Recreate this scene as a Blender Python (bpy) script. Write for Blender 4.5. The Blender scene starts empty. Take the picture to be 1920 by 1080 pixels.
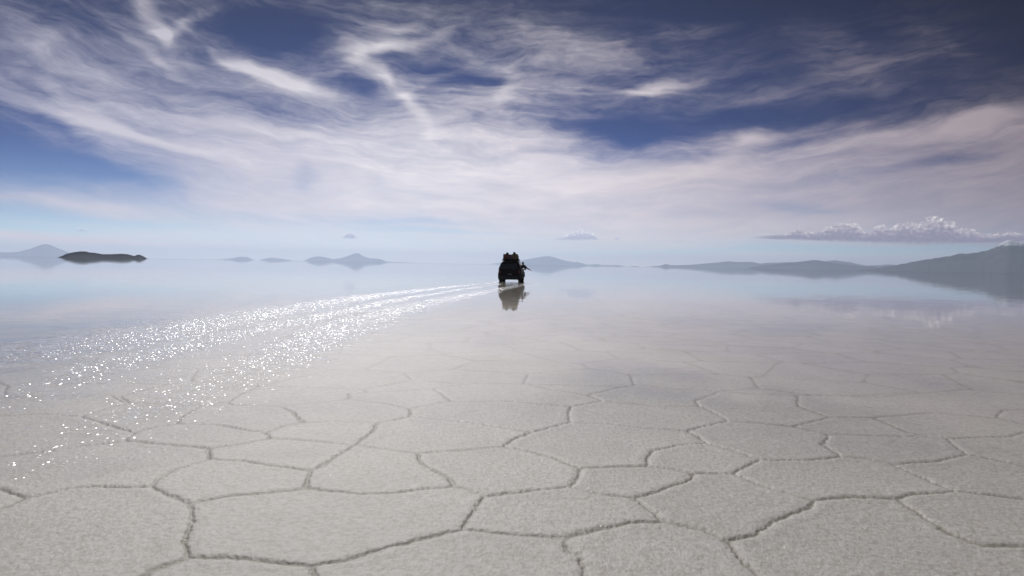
import bpy, bmesh, math, random
import numpy as np
from mathutils import Vector, Matrix, Euler

R = math.radians
sc = bpy.context.scene
COL = sc.collection
rng = np.random.default_rng(7)
random.seed(7)

# ------------------------------------------------------------------ camera
F = 1493.0            # focal length in photo pixels (28 mm on 36 mm)
CAM_H = 1.55
PITCH, ROLL = -1.70, 0.968
cam_d = bpy.data.cameras.new('camera')
cam = bpy.data.objects.new('camera', cam_d)
COL.objects.link(cam)
cam_d.sensor_width = 36; cam_d.lens = 28
cam_d.clip_start = 0.1; cam_d.clip_end = 300000
RM = Matrix.Rotation(R(90 + PITCH), 3, 'X') @ Matrix.Rotation(R(ROLL), 3, 'Z')
cam.matrix_world = Matrix.Translation((0, 0, CAM_H)) @ RM.to_4x4()
sc.camera = cam

def pdir(px, py):
    return (RM @ Vector(((px - 960) / F, (540 - py) / F, -1))).normalized()
def ground(px, py, z=0.0):
    d = pdir(px, py); t = (z - CAM_H) / d.z
    return (d.x * t, d.y * t)
def azel(px, py):
    d = pdir(px, py)
    return math.degrees(math.atan2(d.x, d.y)), math.degrees(math.asin(d.z))

# ------------------------------------------------------------------ render
sc.view_settings.view_transform = 'Standard'
sc.view_settings.look = 'None'
sc.view_settings.exposure = 0.0
sc.view_settings.gamma = 1.0
sc.cycles.use_denoising = True
sc.cycles.volume_bounces = 1
sc.cycles.max_bounces = 8
sc.cycles.transparent_max_bounces = 12
sc.cycles.sample_clamp_indirect = 4.0

SUN_AZ, SUN_EL = -13.0, 39.0
SKY_STRENGTH = 0.1

# ------------------------------------------------------------------ node helper
class NT:
    def __init__(s, tree): s.t = tree; s.n = tree.nodes; s.l = tree.links
    def new(s, k, **kw):
        n = s.n.new(k)
        for a, b in kw.items(): setattr(n, a, b)
        return n
    def put(s, sock, v):
        if isinstance(v, bpy.types.NodeSocket): s.l.new(v, sock)
        elif v is not None: sock.default_value = v
    def m(s, op, a, b=None, c=None, clamp=False):
        n = s.new('ShaderNodeMath', operation=op, use_clamp=clamp)
        s.put(n.inputs[0], a); s.put(n.inputs[1], b); s.put(n.inputs[2], c)
        return n.outputs[0]
    def v(s, op, a, b=None, c=None):
        n = s.new('ShaderNodeVectorMath', operation=op)
        s.put(n.inputs[0], a); s.put(n.inputs[1], b); s.put(n.inputs[2], c)
        return n.outputs[0]
    def xyz(s, a, b, c):
        n = s.new('ShaderNodeCombineXYZ')
        for i, q in enumerate((a, b, c)): s.put(n.inputs[i], q)
        return n.outputs[0]
    def sep(s, a):
        n = s.new('ShaderNodeSeparateXYZ'); s.put(n.inputs[0], a); return n.outputs
    def noise(s, vec, scale, detail=2, rough=0.5, dist=0, col=False, lac=2.0, norm=True):
        n = s.new('ShaderNodeTexNoise'); n.normalize = norm
        s.put(n.inputs['Vector'], vec); s.put(n.inputs['Scale'], scale)
        n.inputs['Detail'].default_value = detail; n.inputs['Roughness'].default_value = rough
        n.inputs['Distortion'].default_value = dist; n.inputs['Lacunarity'].default_value = lac
        return n.outputs['Color' if col else 'Fac']
    def ramp(s, fac, stops, interp='LINEAR'):
        n = s.new('ShaderNodeValToRGB'); cr = n.color_ramp; cr.interpolation = interp
        s.put(n.inputs[0], fac)
        for i, (p, c) in enumerate(stops):
            e = cr.elements[i] if i < 2 else cr.elements.new(p)
            e.position = p
            e.color = (c, c, c, 1) if isinstance(c, (int, float)) else (*c, 1)
        return n.outputs[0]
    def rng(s, v, a, b, c=0.0, d=1.0, mode='SMOOTHSTEP'):
        n = s.new('ShaderNodeMapRange', interpolation_type=mode)
        s.put(n.inputs[0], v)
        for i, q in enumerate((a, b, c, d)): s.put(n.inputs[i + 1], q)
        return n.outputs[0]
    def mix(s, f, a, b, mode='MIX'):
        n = s.new('ShaderNodeMix', data_type='RGBA', blend_type=mode)
        s.put(n.inputs[0], f)
        for i, q in ((6, a), (7, b)):
            if isinstance(q, tuple) and len(q) == 3: q = (*q, 1)
            s.put(n.inputs[i], q)
        return n.outputs[2]

def lin(r, g, b):
    f = lambda c: (c / 255 / 12.92) if c <= 10 else ((c / 255 + 0.055) / 1.055) ** 2.4
    return (f(r), f(g), f(b))

# ------------------------------------------------------------------ world: sky with high cirrus and low cumulus
world = bpy.data.worlds.new('World'); sc.world = world; world.use_nodes = True
W = NT(world.node_tree); W.n.clear()
geo = W.new('ShaderNodeTexCoord').outputs['Generated']
dx, dy, dz = W.sep(geo)
az = W.m('MULTIPLY', W.m('ARCTAN2', dx, dy), 57.29578)
el = W.m('MULTIPLY', W.m('ARCSINE', W.m('ABSOLUTE', dz)), 57.29578)
P0 = W.xyz(az, el, 0.0)

# clear sky
skyt = W.new('ShaderNodeTexSky', sky_type='NISHITA')
skyt.sun_disc = False
skyt.sun_elevation = R(SUN_EL); skyt.sun_rotation = R(SUN_AZ)
skyt.altitude = 3650; skyt.air_density = 1.0; skyt.dust_density = 0.3; skyt.ozone_density = 2.0
azn = W.rng(az, -45, 45, 0, 1, 'LINEAR')
BLUE_AZ = [(0.0, .75), (0.2, .86), (0.4, 1.0), (0.6, (.72, .76, .82)), (0.74, (.38, .45, .55)), (0.85, (.12, .14, .27)), (1.0, (.04, .05, .15))]
blue_el = W.ramp(W.rng(el, 0, 40, 0, 1, 'LINEAR'), [
    (0.0, (.88, .92, .96)), (0.05, (.69, .73, .79)), (0.10, (.33, .40, .56)), (0.19, (.098, .165, .36)),
    (0.25, (.060, .108, .265)), (0.33, (.036, .078, .215)), (0.44, (.012, .034, .12)), (1.0, (.02, .045, .15))])
lowmix = W.rng(el, 0, 9, 0.30, 1.0, 'LINEAR')
azf = W.mix(lowmix, (1, 1, 1), W.ramp(azn, BLUE_AZ))
clear = W.mix(1.0, W.mix(1.0, skyt.outputs[0], blue_el, 'MULTIPLY'), azf, 'MULTIPLY')

# wispy warp of the cloud field
wc = W.noise(W.v('MULTIPLY', P0, (0.10, 0.22, 1)), 1.0, 2, 0.5, 0, True)
w1 = W.v('MULTIPLY', W.v('SUBTRACT', wc, (0.5, 0.5, 0.5)), (5.0, 2.4, 0))
wc2 = W.noise(W.v('MULTIPLY', P0, (0.5, 1.0, 1)), 1.0, 2, 0.5, 0, True)
w2 = W.v('MULTIPLY', W.v('SUBTRACT', wc2, (0.5, 0.5, 0.5)), (1.3, 0.55, 0))
fade = W.rng(el, 0.5, 7, 0.25, 1.0, 'LINEAR')
warp = W.v('MULTIPLY', W.v('ADD', w1, w2), W.xyz(1.0, fade, 0.0))
P = W.v('ADD', P0, warp)
px_, pel, _z = W.sep(P)

COLS = [0, 240, 480, 720, 960, 1200, 1440, 1680, 1920]
ROWS = [(-260, [.35, .35, .35, .35, .35, .3, .25, .2, .2]),
        (-60, [.15, .40, .30, .25, .20, .12, .06, .05, .04]),
        (0,   [.12, .50, .25, .25, .20, .10, .05, .05, .03]),
        (70,  [.30, .36, .14, .42, .28, .20, .12, .12, .03]),
        (140, [.45, .50, .46, .38, .35, .28, .15, .15, .05]),
        (210, [.40, .60, .58, .58, .50, .25, .15, .15, .25]),
        (270, [.30, .72, .78, .84, .85, .42, .48, .60, .85]),
        (330, [.34, .62, .90, .96, .96, .90, .85, .80, .88]),
        (390, [.50, .75, .90, .92, .92, .90, .85, .85, .88]),
        (430, [.22, .55, .70, .66, .80, .85, .85, .80, .82]),
        (460, [.60, .66, .62, .60, .66, .72, .55, .6, .65]),
        (488, [.8, .8, .8, .8, .8, .8, .75, .75, .75])]
cn = W.rng(px_, -45, 45, 0, 1, 'LINEAR')
prev = None; prev_e = None
for (ry, vals) in ROWS:
    e = azel(960, ry)[1]
    stops = [(0.0, vals[0])]
    for cx, vv in zip(COLS, vals):
        a = math.degrees(math.atan((cx - 960) / F))
        stops.append(((a + 45) / 90, vv))
    stops.append((1.0, vals[-1]))
    r = W.ramp(cn, stops, 'EASE')
    if prev is None: prev = r
    else:
        t = W.rng(pel, prev_e, e, 0, 1, 'SMOOTHERSTEP')   # 1 at the lower row
        n = W.new('ShaderNodeMix', data_type='FLOAT')
        W.put(n.inputs[0], t); W.put(n.inputs[2], prev); W.put(n.inputs[3], r)
        prev = n.outputs[0]
    prev_e = e
cov = prev

# individual wisps and gaps: photo px, half length, half width, slope (deg, + = down to the right), strength
STROKES = [
 (275,24,110,32,58,.5),(335,40,120,17,-24,.42),(293,58,40,18,80,.40),(282,98,130,16,31,.35),
 (500,134,210,32,17,.62),(560,150,140,24,12,.35),(440,120,90,14,20,.25),(405,98,60,14,45,.22),
 (695,88,110,26,-38,.28),(745,76,170,16,-12,.42),(665,100,60,34,60,.34),(700,122,90,26,50,.30),(735,146,80,17,42,.42),
 (775,190,90,26,72,.36),(800,150,120,14,-30,.15),(1240,158,140,20,-8,.75),(1160,166,110,12,10,.28),(1200,175,160,14,-5,.2),
 (1085,92,240,46,8,.36),(945,166,90,38,-60,.30),(1010,152,180,30,10,.22),(905,190,200,30,-20,.25),
 (1292,52,130,26,0,.25),(1565,112,160,64,35,.30),(1665,122,90,34,-10,.22),(1765,86,170,56,30,.18),
 (1450,172,300,26,2,.20),(1402,250,160,20,-5,.45),(1385,276,120,34,-20,.35),
 (1620,266,380,30,-5,.30),(1825,236,260,34,-15,.35),(120,120,280,44,20,.20),(60,176,240,30,12,.34),
 (145,182,190,24,25,.30),(185,232,300,26,15,.34),(300,262,360,30,12,.25),(455,238,360,30,6,.2),(62,98,130,24,-35,.2),
 (1260,330,500,40,-8,.15),(120,378,320,26,6,.35),(60,444,320,13,2,.45),(260,452,300,9,4,.25),
 (540,60,190,90,0,-.33),(690,166,100,28,12,-.45),(800,116,200,24,8,-.30),(850,150,180,26,-5,-.25),
 (372,86,80,36,20,-.30),(512,204,180,34,10,-.28),(80,298,330,84,12,-.48),(215,334,230,44,15,-.40),
 (120,240,170,24,30,-.30),(1122,240,220,48,5,-.40),(1200,256,160,30,-10,-.25),(1352,220,380,48,-3,-.14),
 (563,338,36,36,0,-.22),(1770,300,160,20,-8,-.28),(1600,330,320,20,-8,-.14),(1500,390,140,22,5,-.22),
 (760,416,200,9,0,-.22),(250,416,330,14,3,-.28),(800,431,240,9,2,-.28),(1650,466,480,14,-1,-.75),
 (1180,474,300,12,-2,-.40),(60,424,380,15,0,-.38),(150,40,170,60,10,-.2),(1240,30,500,70,0,-.1),(480,330,0,0,0,0)]
for (cx, cy, a, b, ang, amp) in STROKES:
    if amp == 0: continue
    A, E = azel(cx, cy); ca = math.cos(R(A)); k = 57.29578 / F
    mp = W.new('ShaderNodeMapping', vector_type='TEXTURE')
    W.put(mp.inputs[0], P)
    mp.inputs['Location'].default_value = (A, E, 0)
    mp.inputs['Rotation'].default_value = (0, 0, R(-ang))
    mp.inputs['Scale'].default_value = (a * k * ca * ca * .92, b * k * ca * .95, 1)
    g = W.new('ShaderNodeTexGradient', gradient_type='SPHERICAL')
    W.put(g.inputs[0], mp.outputs[0])
    cov = W.m('MULTIPLY_ADD', W.rng(g.outputs[1], 0, 1), amp * .85, cov)

# fibres: streaks along shallow bowed lines
bow = W.m('MULTIPLY', W.m('POWER', W.m('ABSOLUTE', W.m('SUBTRACT', px_, 4.0)), 2.0), -0.0042)
Pf = W.xyz(px_, W.m('ADD', pel, bow), 0.0)
f1 = W.noise(W.v('MULTIPLY', Pf, (0.16, 1.1, 1)), 1.0, 7, 0.62, 0.6)
f2 = W.noise(W.v('MULTIPLY', Pf, (0.5, 3.6, 1)), 1.0, 6, 0.64, 0.3)
f3 = W.noise(W.v('MULTIPLY', P, (0.55, 1.5, 1)), 1.0, 6, 0.6, 0.3)
f4 = W.noise(W.v('MULTIPLY', W.v('ADD', P, W.v('MULTIPLY', w2, (0.3, 0.4, 0))), (0.24, 1.5, 1)), 1.0, 8, 0.62, 0.25)
fib = W.m('ADD', W.m('ADD', W.m('MULTIPLY', W.m('SUBTRACT', f1, 0.5), 0.75), W.m('MULTIPLY', W.m('SUBTRACT', f4, 0.5), 0.55)),
          W.m('ADD', W.m('MULTIPLY', W.m('SUBTRACT', f2, 0.5), 0.22), W.m('MULTIPLY', W.m('SUBTRACT', f3, 0.5), 0.5)))
amt = W.m('MULTIPLY', W.rng(el, 0.6, 9, 0.25, 1.0, 'LINEAR'), W.ramp(cov, [(0.0, .22), (.12, .42), (.35, 1.0), (.6, .9), (1.0, .4)]))
cov2 = W.m('MULTIPLY_ADD', fib, amt, cov)
cov3 = W.m('MINIMUM', W.m('MAXIMUM', W.m('SUBTRACT', cov2, 0.05), 0.0), 1.0)
covs = W.m('MULTIPLY', W.m('POWER', cov3, 1.45), 1.04, None, True)

CL_AZ = [(0.0, lin(180, 178, 196)), (0.22, lin(204, 200, 212)), (0.42, lin(236, 230, 234)), (0.55, lin(232, 223, 227)),
         (0.68, lin(202, 190, 196)), (0.78, lin(180, 167, 173)), (0.88, lin(152, 139, 145)), (1.0, lin(130, 116, 126))]
ccol = W.ramp(azn, CL_AZ)
low_c = W.ramp(azn, [(0.0, (.86, .74, .74)), (0.4, (1.02, .86, .80)), (0.7, (.82, .68, .66)), (0.88, lin(164, 152, 166)), (1, lin(140, 132, 146))])
ccol = W.mix(W.rng(el, 0.0, 5.5), low_c, ccol)
dim = W.ramp(W.rng(el, 0, 40, 0, 1, 'LINEAR'), [(0.0, 1.0), (.2, 1.0), (.3, .92), (0.46, .74), (1, .7)])
ccol = W.mix(1.0, ccol, dim, 'MULTIPLY')
texture = W.m('MULTIPLY_ADD', W.m('SUBTRACT', f1, 0.5), 0.30, 1.0)
ccol = W.v('SCALE', ccol); 
W.put(ccol.node.inputs['Scale'], W.m('MULTIPLY', texture, 1.0 / SKY_STRENGTH))
skyc = W.mix(covs, clear, ccol)

# low cumulus near the horizon (world directions)
def cumulus(skyc, pts, base_pts, seed, freq, contrast, alpha=1.0):
    top = [(azel(x, y)[0], azel(x, y)[1]) for x, y in pts]
    bas = [(azel(x, y)[0], azel(x, y)[1]) for x, y in base_pts]
    a0, a1 = top[0][0], top[-1][0]
    MX = 4.0
    t = W.rng(az, a0, a1, 0, 1, 'LINEAR')
    n = W.noise(W.v('ADD', W.v('MULTIPLY', P0, (freq, freq * 1.25, 1)), (seed, seed, 0)), 1.0, 6, 0.62, 0.3)
    nn = W.m('SUBTRACT', n, 0.5)
    tt = W.m('ADD', t, W.m('MULTIPLY', nn, 0.02))
    tr = W.ramp(tt, [((a - a0) / (a1 - a0), e / MX) for a, e in top], 'LINEAR')
    br = W.ramp(t, [(max(0, min(1, (a - a0) / (a1 - a0))), e / MX) for a, e in bas], 'LINEAR')
    topE = W.m('MULTIPLY', tr, MX); basE = W.m('MULTIPLY', br, MX)
    hgt = W.m('SUBTRACT', topE, basE)
    rel = W.m('DIVIDE', W.m('SUBTRACT', el, basE), W.m('MAXIMUM', hgt, 0.03))
    reln = W.m('ADD', rel, W.m('MULTIPLY', nn, 1.15))
    a_top = W.rng(reln, 1.06, 0.88)
    a_bot = W.rng(W.m('ADD', rel, W.m('MULTIPLY', nn, 0.3)), -0.12, 0.18)
    ends = W.m('MULTIPLY', W.m('GREATER_THAN', t, 0.0005), W.m('LESS_THAN', t, 0.9995))
    al = W.m('MULTIPLY', W.m('MULTIPLY', a_top, a_bot), W.m('MULTIPLY', ends, W.rng(hgt, 0.10, 0.36, 0, alpha)))
    lump = W.noise(W.v('ADD', W.v('MULTIPLY', P0, (freq * 1.6, freq * 2.2, 1)), (seed + 9, 3, 0)), 1.0, 3, 0.55, 0.4)
    sh = W.m('ADD', W.m('MULTIPLY', rel, 0.75), W.m('MULTIPLY', W.m('SUBTRACT', lump, 0.45), 1.1))
    c = W.ramp(sh, [(0.0, contrast[0]), (0.45, contrast[1]), (0.75, contrast[2]), (1.0, contrast[3])])
    c = W.v('SCALE', c); W.put(c.node.inputs['Scale'], 1.0 / SKY_STRENGTH)
    return W.mix(al, skyc, c)

C_R = [lin(124, 116, 142), lin(146, 138, 160), lin(200, 192, 198), (1.05, .97, .93)]
C_L = [lin(160, 164, 194), lin(192, 194, 214), lin(240, 238, 244), (1.25, 1.2, 1.18)]
skyc = cumulus(skyc, [(1340,448),(1400,444),(1425,441),(1455,439),(1475,437),(1500,426),(1512,436),(1540,431),(1562,422),(1585,417),(1608,421),
    (1622,436),(1648,424),(1672,426),(1695,414),(1712,416),(1722,422),(1742,408),(1760,409),(1780,416),(1795,422),(1802,433),(1818,428),(1835,437),(1862,440),(1885,436),(1920,438),(1990,444)],
    [(1340,448),(1420,447),(1500,450),(1600,453),(1720,457),(1850,455),(1990,450)], 3.0, 2.6, C_R, .92)
skyc = cumulus(skyc, [(985,450),(1010,447),(1030,446),(1045,445),(1060,441),(1072,435),(1088,431),(1104,434),(1115,440),(1125,446),(1140,448),(1158,442),(1168,448),(1215,450)],
    [(985,450),(1215,449)], 17.0, 3.2, C_L, .9)
skyc = cumulus(skyc, [(612,447),(620,443),(630,444),(638,447),(644,441),(650,436),(660,435),(666,440),(672,443),(684,445),(695,448)],
    [(612,447),(695,447)], 27.0, 3.6, C_L, .95)
skyc = cumulus(skyc, [(95,438),(110,434),(125,436),(138,432),(148,426),(160,428),(168,433),(185,432),(200,436),(215,437)],
    [(95,438),(150,434),(215,437)], 41.0, 3.6, C_L, .8)

bg = W.new('ShaderNodeBackground'); W.put(bg.inputs[0], skyc); bg.inputs[1].default_value = SKY_STRENGTH
wo = W.new('ShaderNodeOutputWorld'); W.l.new(bg.outputs[0], wo.inputs[0])
world.cycles.sampling_method = 'MANUAL'; world.cycles.sample_map_resolution = 512

# ------------------------------------------------------------------ sun
sd = bpy.data.lights.new('sun', 'SUN'); sd.energy = 2.9; sd.angle = R(0.53); sd.color = (1.0, 0.965, 0.92)
sun = bpy.data.objects.new('sun', sd); COL.objects.link(sun)
sv = Vector((math.sin(R(SUN_AZ)) * math.cos(R(SUN_EL)), math.cos(R(SUN_AZ)) * math.cos(R(SUN_EL)), math.sin(R(SUN_EL))))
sun.rotation_euler = sv.to_track_quat('Z', 'Y').to_euler()

# ------------------------------------------------------------------ helpers
def material(name):
    m = bpy.data.materials.new(name); m.use_nodes = True; m.node_tree.nodes.clear()
    return m, NT(m.node_tree)
def out(N, surf=None, vol=None):
    o = N.new('ShaderNodeOutputMaterial')
    if surf: N.l.new(surf, o.inputs[0])
    if vol: N.l.new(vol, o.inputs[1])
def simple(name, base, rough=.6, metal=0, spec=.5, var=.0, scale=8, trans=0):
    m, N = material(name)
    b = N.new('ShaderNodeBsdfPrincipled')
    b.inputs['Roughness'].default_value = rough; b.inputs['Metallic'].default_value = metal
    b.inputs['Specular IOR Level'].default_value = spec
    if var:
        n = N.noise(N.new('ShaderNodeTexCoord').outputs['Object'], scale, 4, .6)
        c = N.mix(n, tuple(x * (1 - var) for x in base), tuple(min(1, x * (1 + var)) for x in base))
        N.put(b.inputs['Base Color'], c)
        bp = N.new('ShaderNodeBump'); bp.inputs['Strength'].default_value = .25; bp.inputs['Distance'].default_value = .01
        N.put(bp.inputs['Height'], n); N.l.new(bp.outputs[0], b.inputs['Normal'])
    else: b.inputs['Base Color'].default_value = (*base, 1)
    if trans: b.inputs['Transmission Weight'].default_value = trans
    out(N, b.outputs[0]); return m

def mesh_np(name, co, faces, mat, smooth=True, attrs=None):
    me = bpy.data.meshes.new(name)
    me.vertices.add(len(co)); me.vertices.foreach_set('co', np.ascontiguousarray(co, np.float32).ravel())
    nf = len(faces)
    me.loops.add(nf * 4); me.loops.foreach_set('vertex_index', np.ascontiguousarray(faces, np.int32).ravel())
    me.polygons.add(nf)
    me.polygons.foreach_set('loop_start', np.arange(0, nf * 4, 4, dtype=np.int32))
    me.polygons.foreach_set('use_smooth', np.full(nf, smooth, bool))
    for k, a in (attrs or {}).items():
        at = me.attributes.new(k, 'FLOAT', 'POINT'); at.data.foreach_set('value', np.ascontiguousarray(a, np.float32).ravel())
    me.update(); me.validate()
    me.materials.append(mat)
    o = bpy.data.objects.new(name, me); COL.objects.link(o); return o
def grid_faces(nr, nc):
    i = np.arange(nr - 1)[:, None] * nc + np.arange(nc - 1)[None, :]
    return np.stack([i, i + 1, i + nc + 1, i + nc], -1).reshape(-1, 4)

# numpy noise
def _h(ix, iy, s):
    x = (ix.astype(np.int64) * 374761393 + iy.astype(np.int64) * 668265263 + s * 1442695041) & 0xffffffff
    x = ((x ^ (x >> 13)) * 1274126177) & 0xffffffff
    x = (x ^ (x >> 16)) & 0xffffffff
    return x / 4294967295.0
def vn(x, y, s=0):
    ix = np.floor(x); iy = np.floor(y); fx = x - ix; fy = y - iy
    fx = fx * fx * (3 - 2 * fx); fy = fy * fy * (3 - 2 * fy)
    a = _h(ix, iy, s); b = _h(ix + 1, iy, s); c = _h(ix, iy + 1, s); d = _h(ix + 1, iy + 1, s)
    return (a + (b - a) * fx) * (1 - fy) + (c + (d - c) * fx) * fy - .5
def fbm(x, y, s=0, o=4, g=.5):
    r = 0; a = 1.0
    for k in range(o):
        r = r + a * vn(x * 2 ** k + k * 17.3, y * 2 ** k - k * 9.1, s + k); a *= g
    return r

# ------------------------------------------------------------------ salt crack network (traced on the ground near the camera, cellular beyond)
TOPCH = [(-500,748),(-200,745),(0,743),(102,740),(205,739),(237,754),(374,758),(450,757),(526,759),(600,752),(654,747),(655,736),(735,731),(813,726),
         (891,717),(991,718),(1040,729),(1104,739),(1153,726),(1197,719),(1275,728),(1342,732),(1400,736),(1495,739),(1570,739),(1643,743),(1717,736),
         (1806,728),(1870,733),(1930,739),(2400,748)]
CR = [TOPCH,
 [(0,956),(20,947),(41,936)],[(-40,905),(9,923),(41,936)],[(41,936),(85,927),(130,917),(185,914),(240,916),(281,915)],[(-60,975),(0,956)],
 [(281,915),(300,898),(322,882),(355,871),(394,861)],[(281,915),(315,932),(357,947)],[(394,861),(393,850),(395,839)],
 [(394,861),(455,864),(520,873),(583,883)],[(395,839),(315,832),(235,825)],[(395,839),(450,831),(505,821)],
 [(235,825),(160,834),(80,845),(0,854),(-80,858)],[(235,825),(252,809)],[(252,809),(200,794),(152,779)],
 [(252,809),(290,799),(333,792)],[(333,792),(400,794),(440,801),(496,808)],[(496,808),(505,821)],[(333,792),(345,774),(374,758)],
 [(152,779),(70,774),(0,777),(-100,780)],[(152,779),(195,763),(237,754)],[(526,759),(550,774),(570,790)],[(570,790),(535,796),(496,808)],
 [(570,790),(640,788),(710,791)],[(710,791),(740,786),(770,779)],[(710,791),(700,808),(665,833)],[(665,833),(590,826),(505,821)],
 [(665,833),(725,841),(782,850)],[(665,833),(630,854),(602,876),(583,883)],[(583,883),(577,902),(573,920)],
 [(573,920),(520,926),(430,934),(357,947)],[(573,920),(640,928),(673,932)],[(673,932),(740,928),(790,922),(854,917)],
 [(782,850),(795,872),(843,899),(854,917)],[(782,850),(860,843),(945,837)],[(771,778),(769,764)],[(771,778),(890,791),(998,808)],
 [(945,837),(962,822),(998,808)],[(945,837),(1000,847),(1047,861),(1087,879)],[(1087,879),(1083,898),(1063,915)],
 [(1063,915),(990,925),(910,934)],[(854,917),(880,924),(910,934)],[(910,934),(893,962),(869,997)],
 [(869,997),(790,1015),(700,1036),(640,1055),(584,1063)],[(869,997),(960,1005),(1058,1015)],[(584,1063),(537,1061),(460,1051),(356,1048)],
 [(584,1063),(595,1085),(600,1140)],[(357,947),(355,985),(345,1020),(356,1048)],[(356,1048),(320,1062),(278,1078),(230,1110)],
 [(1063,915),(1120,929),(1193,939)],[(1087,879),(1150,877),(1212,876)],[(1212,876),(1260,881),(1301,889)],
 [(1212,876),(1216,857),(1222,843),(1268,834),(1325,830)],[(1301,889),(1286,906),(1235,927),(1193,939)],[(1301,889),(1382,891)],
 [(1382,891),(1408,870),(1427,861)],[(1382,891),(1441,917),(1523,942)],[(1427,861),(1370,842),(1325,830)],[(1427,861),(1515,861),(1577,854)],
 [(1577,854),(1545,832),(1556,818),(1553,811)],[(1193,939),(1230,965),(1245,982)],[(1245,982),(1180,984),(1120,998),(1058,1015)],
 [(1245,982),(1312,998),(1356,1016)],[(1356,1016),(1404,1008),(1460,980),(1515,956),(1523,942)],[(1356,1016),(1364,1028),(1415,1078),(1450,1120)],
 [(1058,1015),(1071,1039),(1086,1050),(1093,1078),(1100,1130)],[(1523,942),(1600,936),(1687,937)],[(1687,937),(1706,930),(1795,922)],
 [(1687,937),(1724,969),(1791,1006),(1843,1026),(1920,1028),(1990,1035)],[(1795,922),(1860,928),(1920,935),(2000,940)],
 [(1795,922),(1743,902),(1676,869)],[(1676,869),(1625,858),(1577,854)],[(1676,869),(1760,863),(1813,850)],[(1813,850),(1791,832),(1776,820)],
 [(1813,850),(1872,861),(1920,871),(1990,880)],[(1776,820),(1706,816),(1554,812)],[(1776,820),(1895,816),(1920,808),(1980,800)],
 [(1553,811),(1487,797)],[(1487,797),(1420,790),(1369,787)],[(1487,797),(1554,780)],[(1369,787),(1317,798),(1287,806)],
 [(1369,787),(1336,769),(1311,760)],[(1287,806),(1306,817),(1325,830)],[(1287,806),(1219,802),(1140,792),(1071,789)],
 [(1071,789),(998,808)],[(1071,789),(1068,775),(1073,760)],[(1073,760),(960,750),(850,750)],[(1073,760),(1130,750)],
 [(1130,750),(1219,758),(1311,760)],[(1130,750),(1104,739)],[(1311,760),(1304,750),(1345,735)],[(1495,739),(1495,759),(1554,780)],
 [(1554,780),(1636,780)],[(1636,780),(1750,771)],[(1636,780),(1706,808),(1743,816)],[(1750,771),(1873,782)],[(1873,782),(1920,793),(1980,800)],
 [(1873,782),(1880,767),(1920,765),(1980,762)],[(850,750),(830,738),(813,726)],[(850,750),(769,764)],[(769,764),(720,753),(654,747)],
]
segs = []; topg = [ground(x, y) for x, y in TOPCH]
for pl in CR:
    g = [ground(x, y) for x, y in pl]
    for i in range(len(g) - 1): segs.append((*g[i], *g[i + 1]))
segs = np.array(segs)

def voro_edge(x, y, s=2.1):
    gx = x / s; gy = y / s; ix = np.floor(gx); iy = np.floor(gy)
    best = np.full(x.shape, 9e9); bx = np.zeros_like(x); by = np.zeros_like(x); pts = []
    for i in (-2, -1, 0, 1, 2):
        for j in (-2, -1, 0, 1, 2):
            cx = ix + i; cy = iy + j
            qx = cx + .5 + .8 * (_h(cx, cy, 5) - .5) + .5 * (np.mod(cy, 2) - .5); qy = cy + .5 + .8 * (_h(cx, cy, 6) - .5)
            pts.append((qx, qy)); d = (qx - gx) ** 2 + (qy - gy) ** 2
            k = d < best; best = np.where(k, d, best); bx = np.where(k, qx, bx); by = np.where(k, qy, by)
    e = np.full(x.shape, 9e9)
    for qx, qy in pts:
        rx = qx - bx; ry = qy - by; L = np.hypot(rx, ry); ok = L > 1e-6
        d = ((bx + qx) / 2 - gx) * rx / np.maximum(L, 1e-6) + ((by + qy) / 2 - gy) * ry / np.maximum(L, 1e-6)
        e = np.where(ok, np.minimum(e, d), e)
    return e * s

def crack_dist(x, y):
    """distance to the nearest crack, metres"""
    kf = np.clip((15 - np.hypot(x, y)) / 7, 0, 1)
    wx = x + .035 * fbm(x * 2.2, y * 2.2, 11, 3) + kf * (.016 * fbm(x * 13, y * 13, 12, 2) + .016 * fbm(x * 42, y * 42, 14, 2))
    wy = y + .035 * fbm(x * 2.2 + 50, y * 2.2, 21, 3) + kf * (.016 * fbm(x * 13 + 90, y * 13, 22, 2) + .016 * fbm(x * 42 + 9, y * 42, 24, 2))
    d = voro_edge(wx, wy, 1.45)
    r = np.hypot(wx, wy)
    # region covered by the traced network
    ang = np.arctan2(wx, wy)
    ta = np.array([math.atan2(a, b) for a, b in topg]); tr = np.array([math.hypot(a, b) for a, b in topg])
    o = np.argsort(ta); lim = np.interp(ang, ta[o], tr[o])
    la, _ = azel(-30, 800); ra, _ = azel(1950, 800)
    inside = (r < lim) & (np.degrees(ang) > la) & (np.degrees(ang) < ra) & (wy > 3.35)
    near = (r < 16) & (np.abs(ang) < .8)
    idx = np.nonzero(near.ravel())[0]
    X = wx.ravel()[idx]; Y = wy.ravel()[idx]; D = np.full(len(idx), 9e9)
    for (ax, ay, bx, by) in segs:
        vx, vy = bx - ax, by - ay; L2 = vx * vx + vy * vy + 1e-9
        m = (Y > min(ay, by) - .9) & (Y < max(ay, by) + .9) & (X > min(ax, bx) - .9) & (X < max(ax, bx) + .9)
        if not m.any(): continue
        xx = X[m]; yy = Y[m]
        t = np.clip(((xx - ax) * vx + (yy - ay) * vy) / L2, 0, 1)
        D[m] = np.minimum(D[m], np.hypot(xx - ax - t * vx, yy - ay - t * vy))
    d2 = np.full(x.size, 9e9); d2[idx] = D; d2 = d2.reshape(x.shape)
    D0 = np.where(inside, np.minimum(d2, 0.9), np.where(near, np.minimum(d, d2), d))
    return D0

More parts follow.
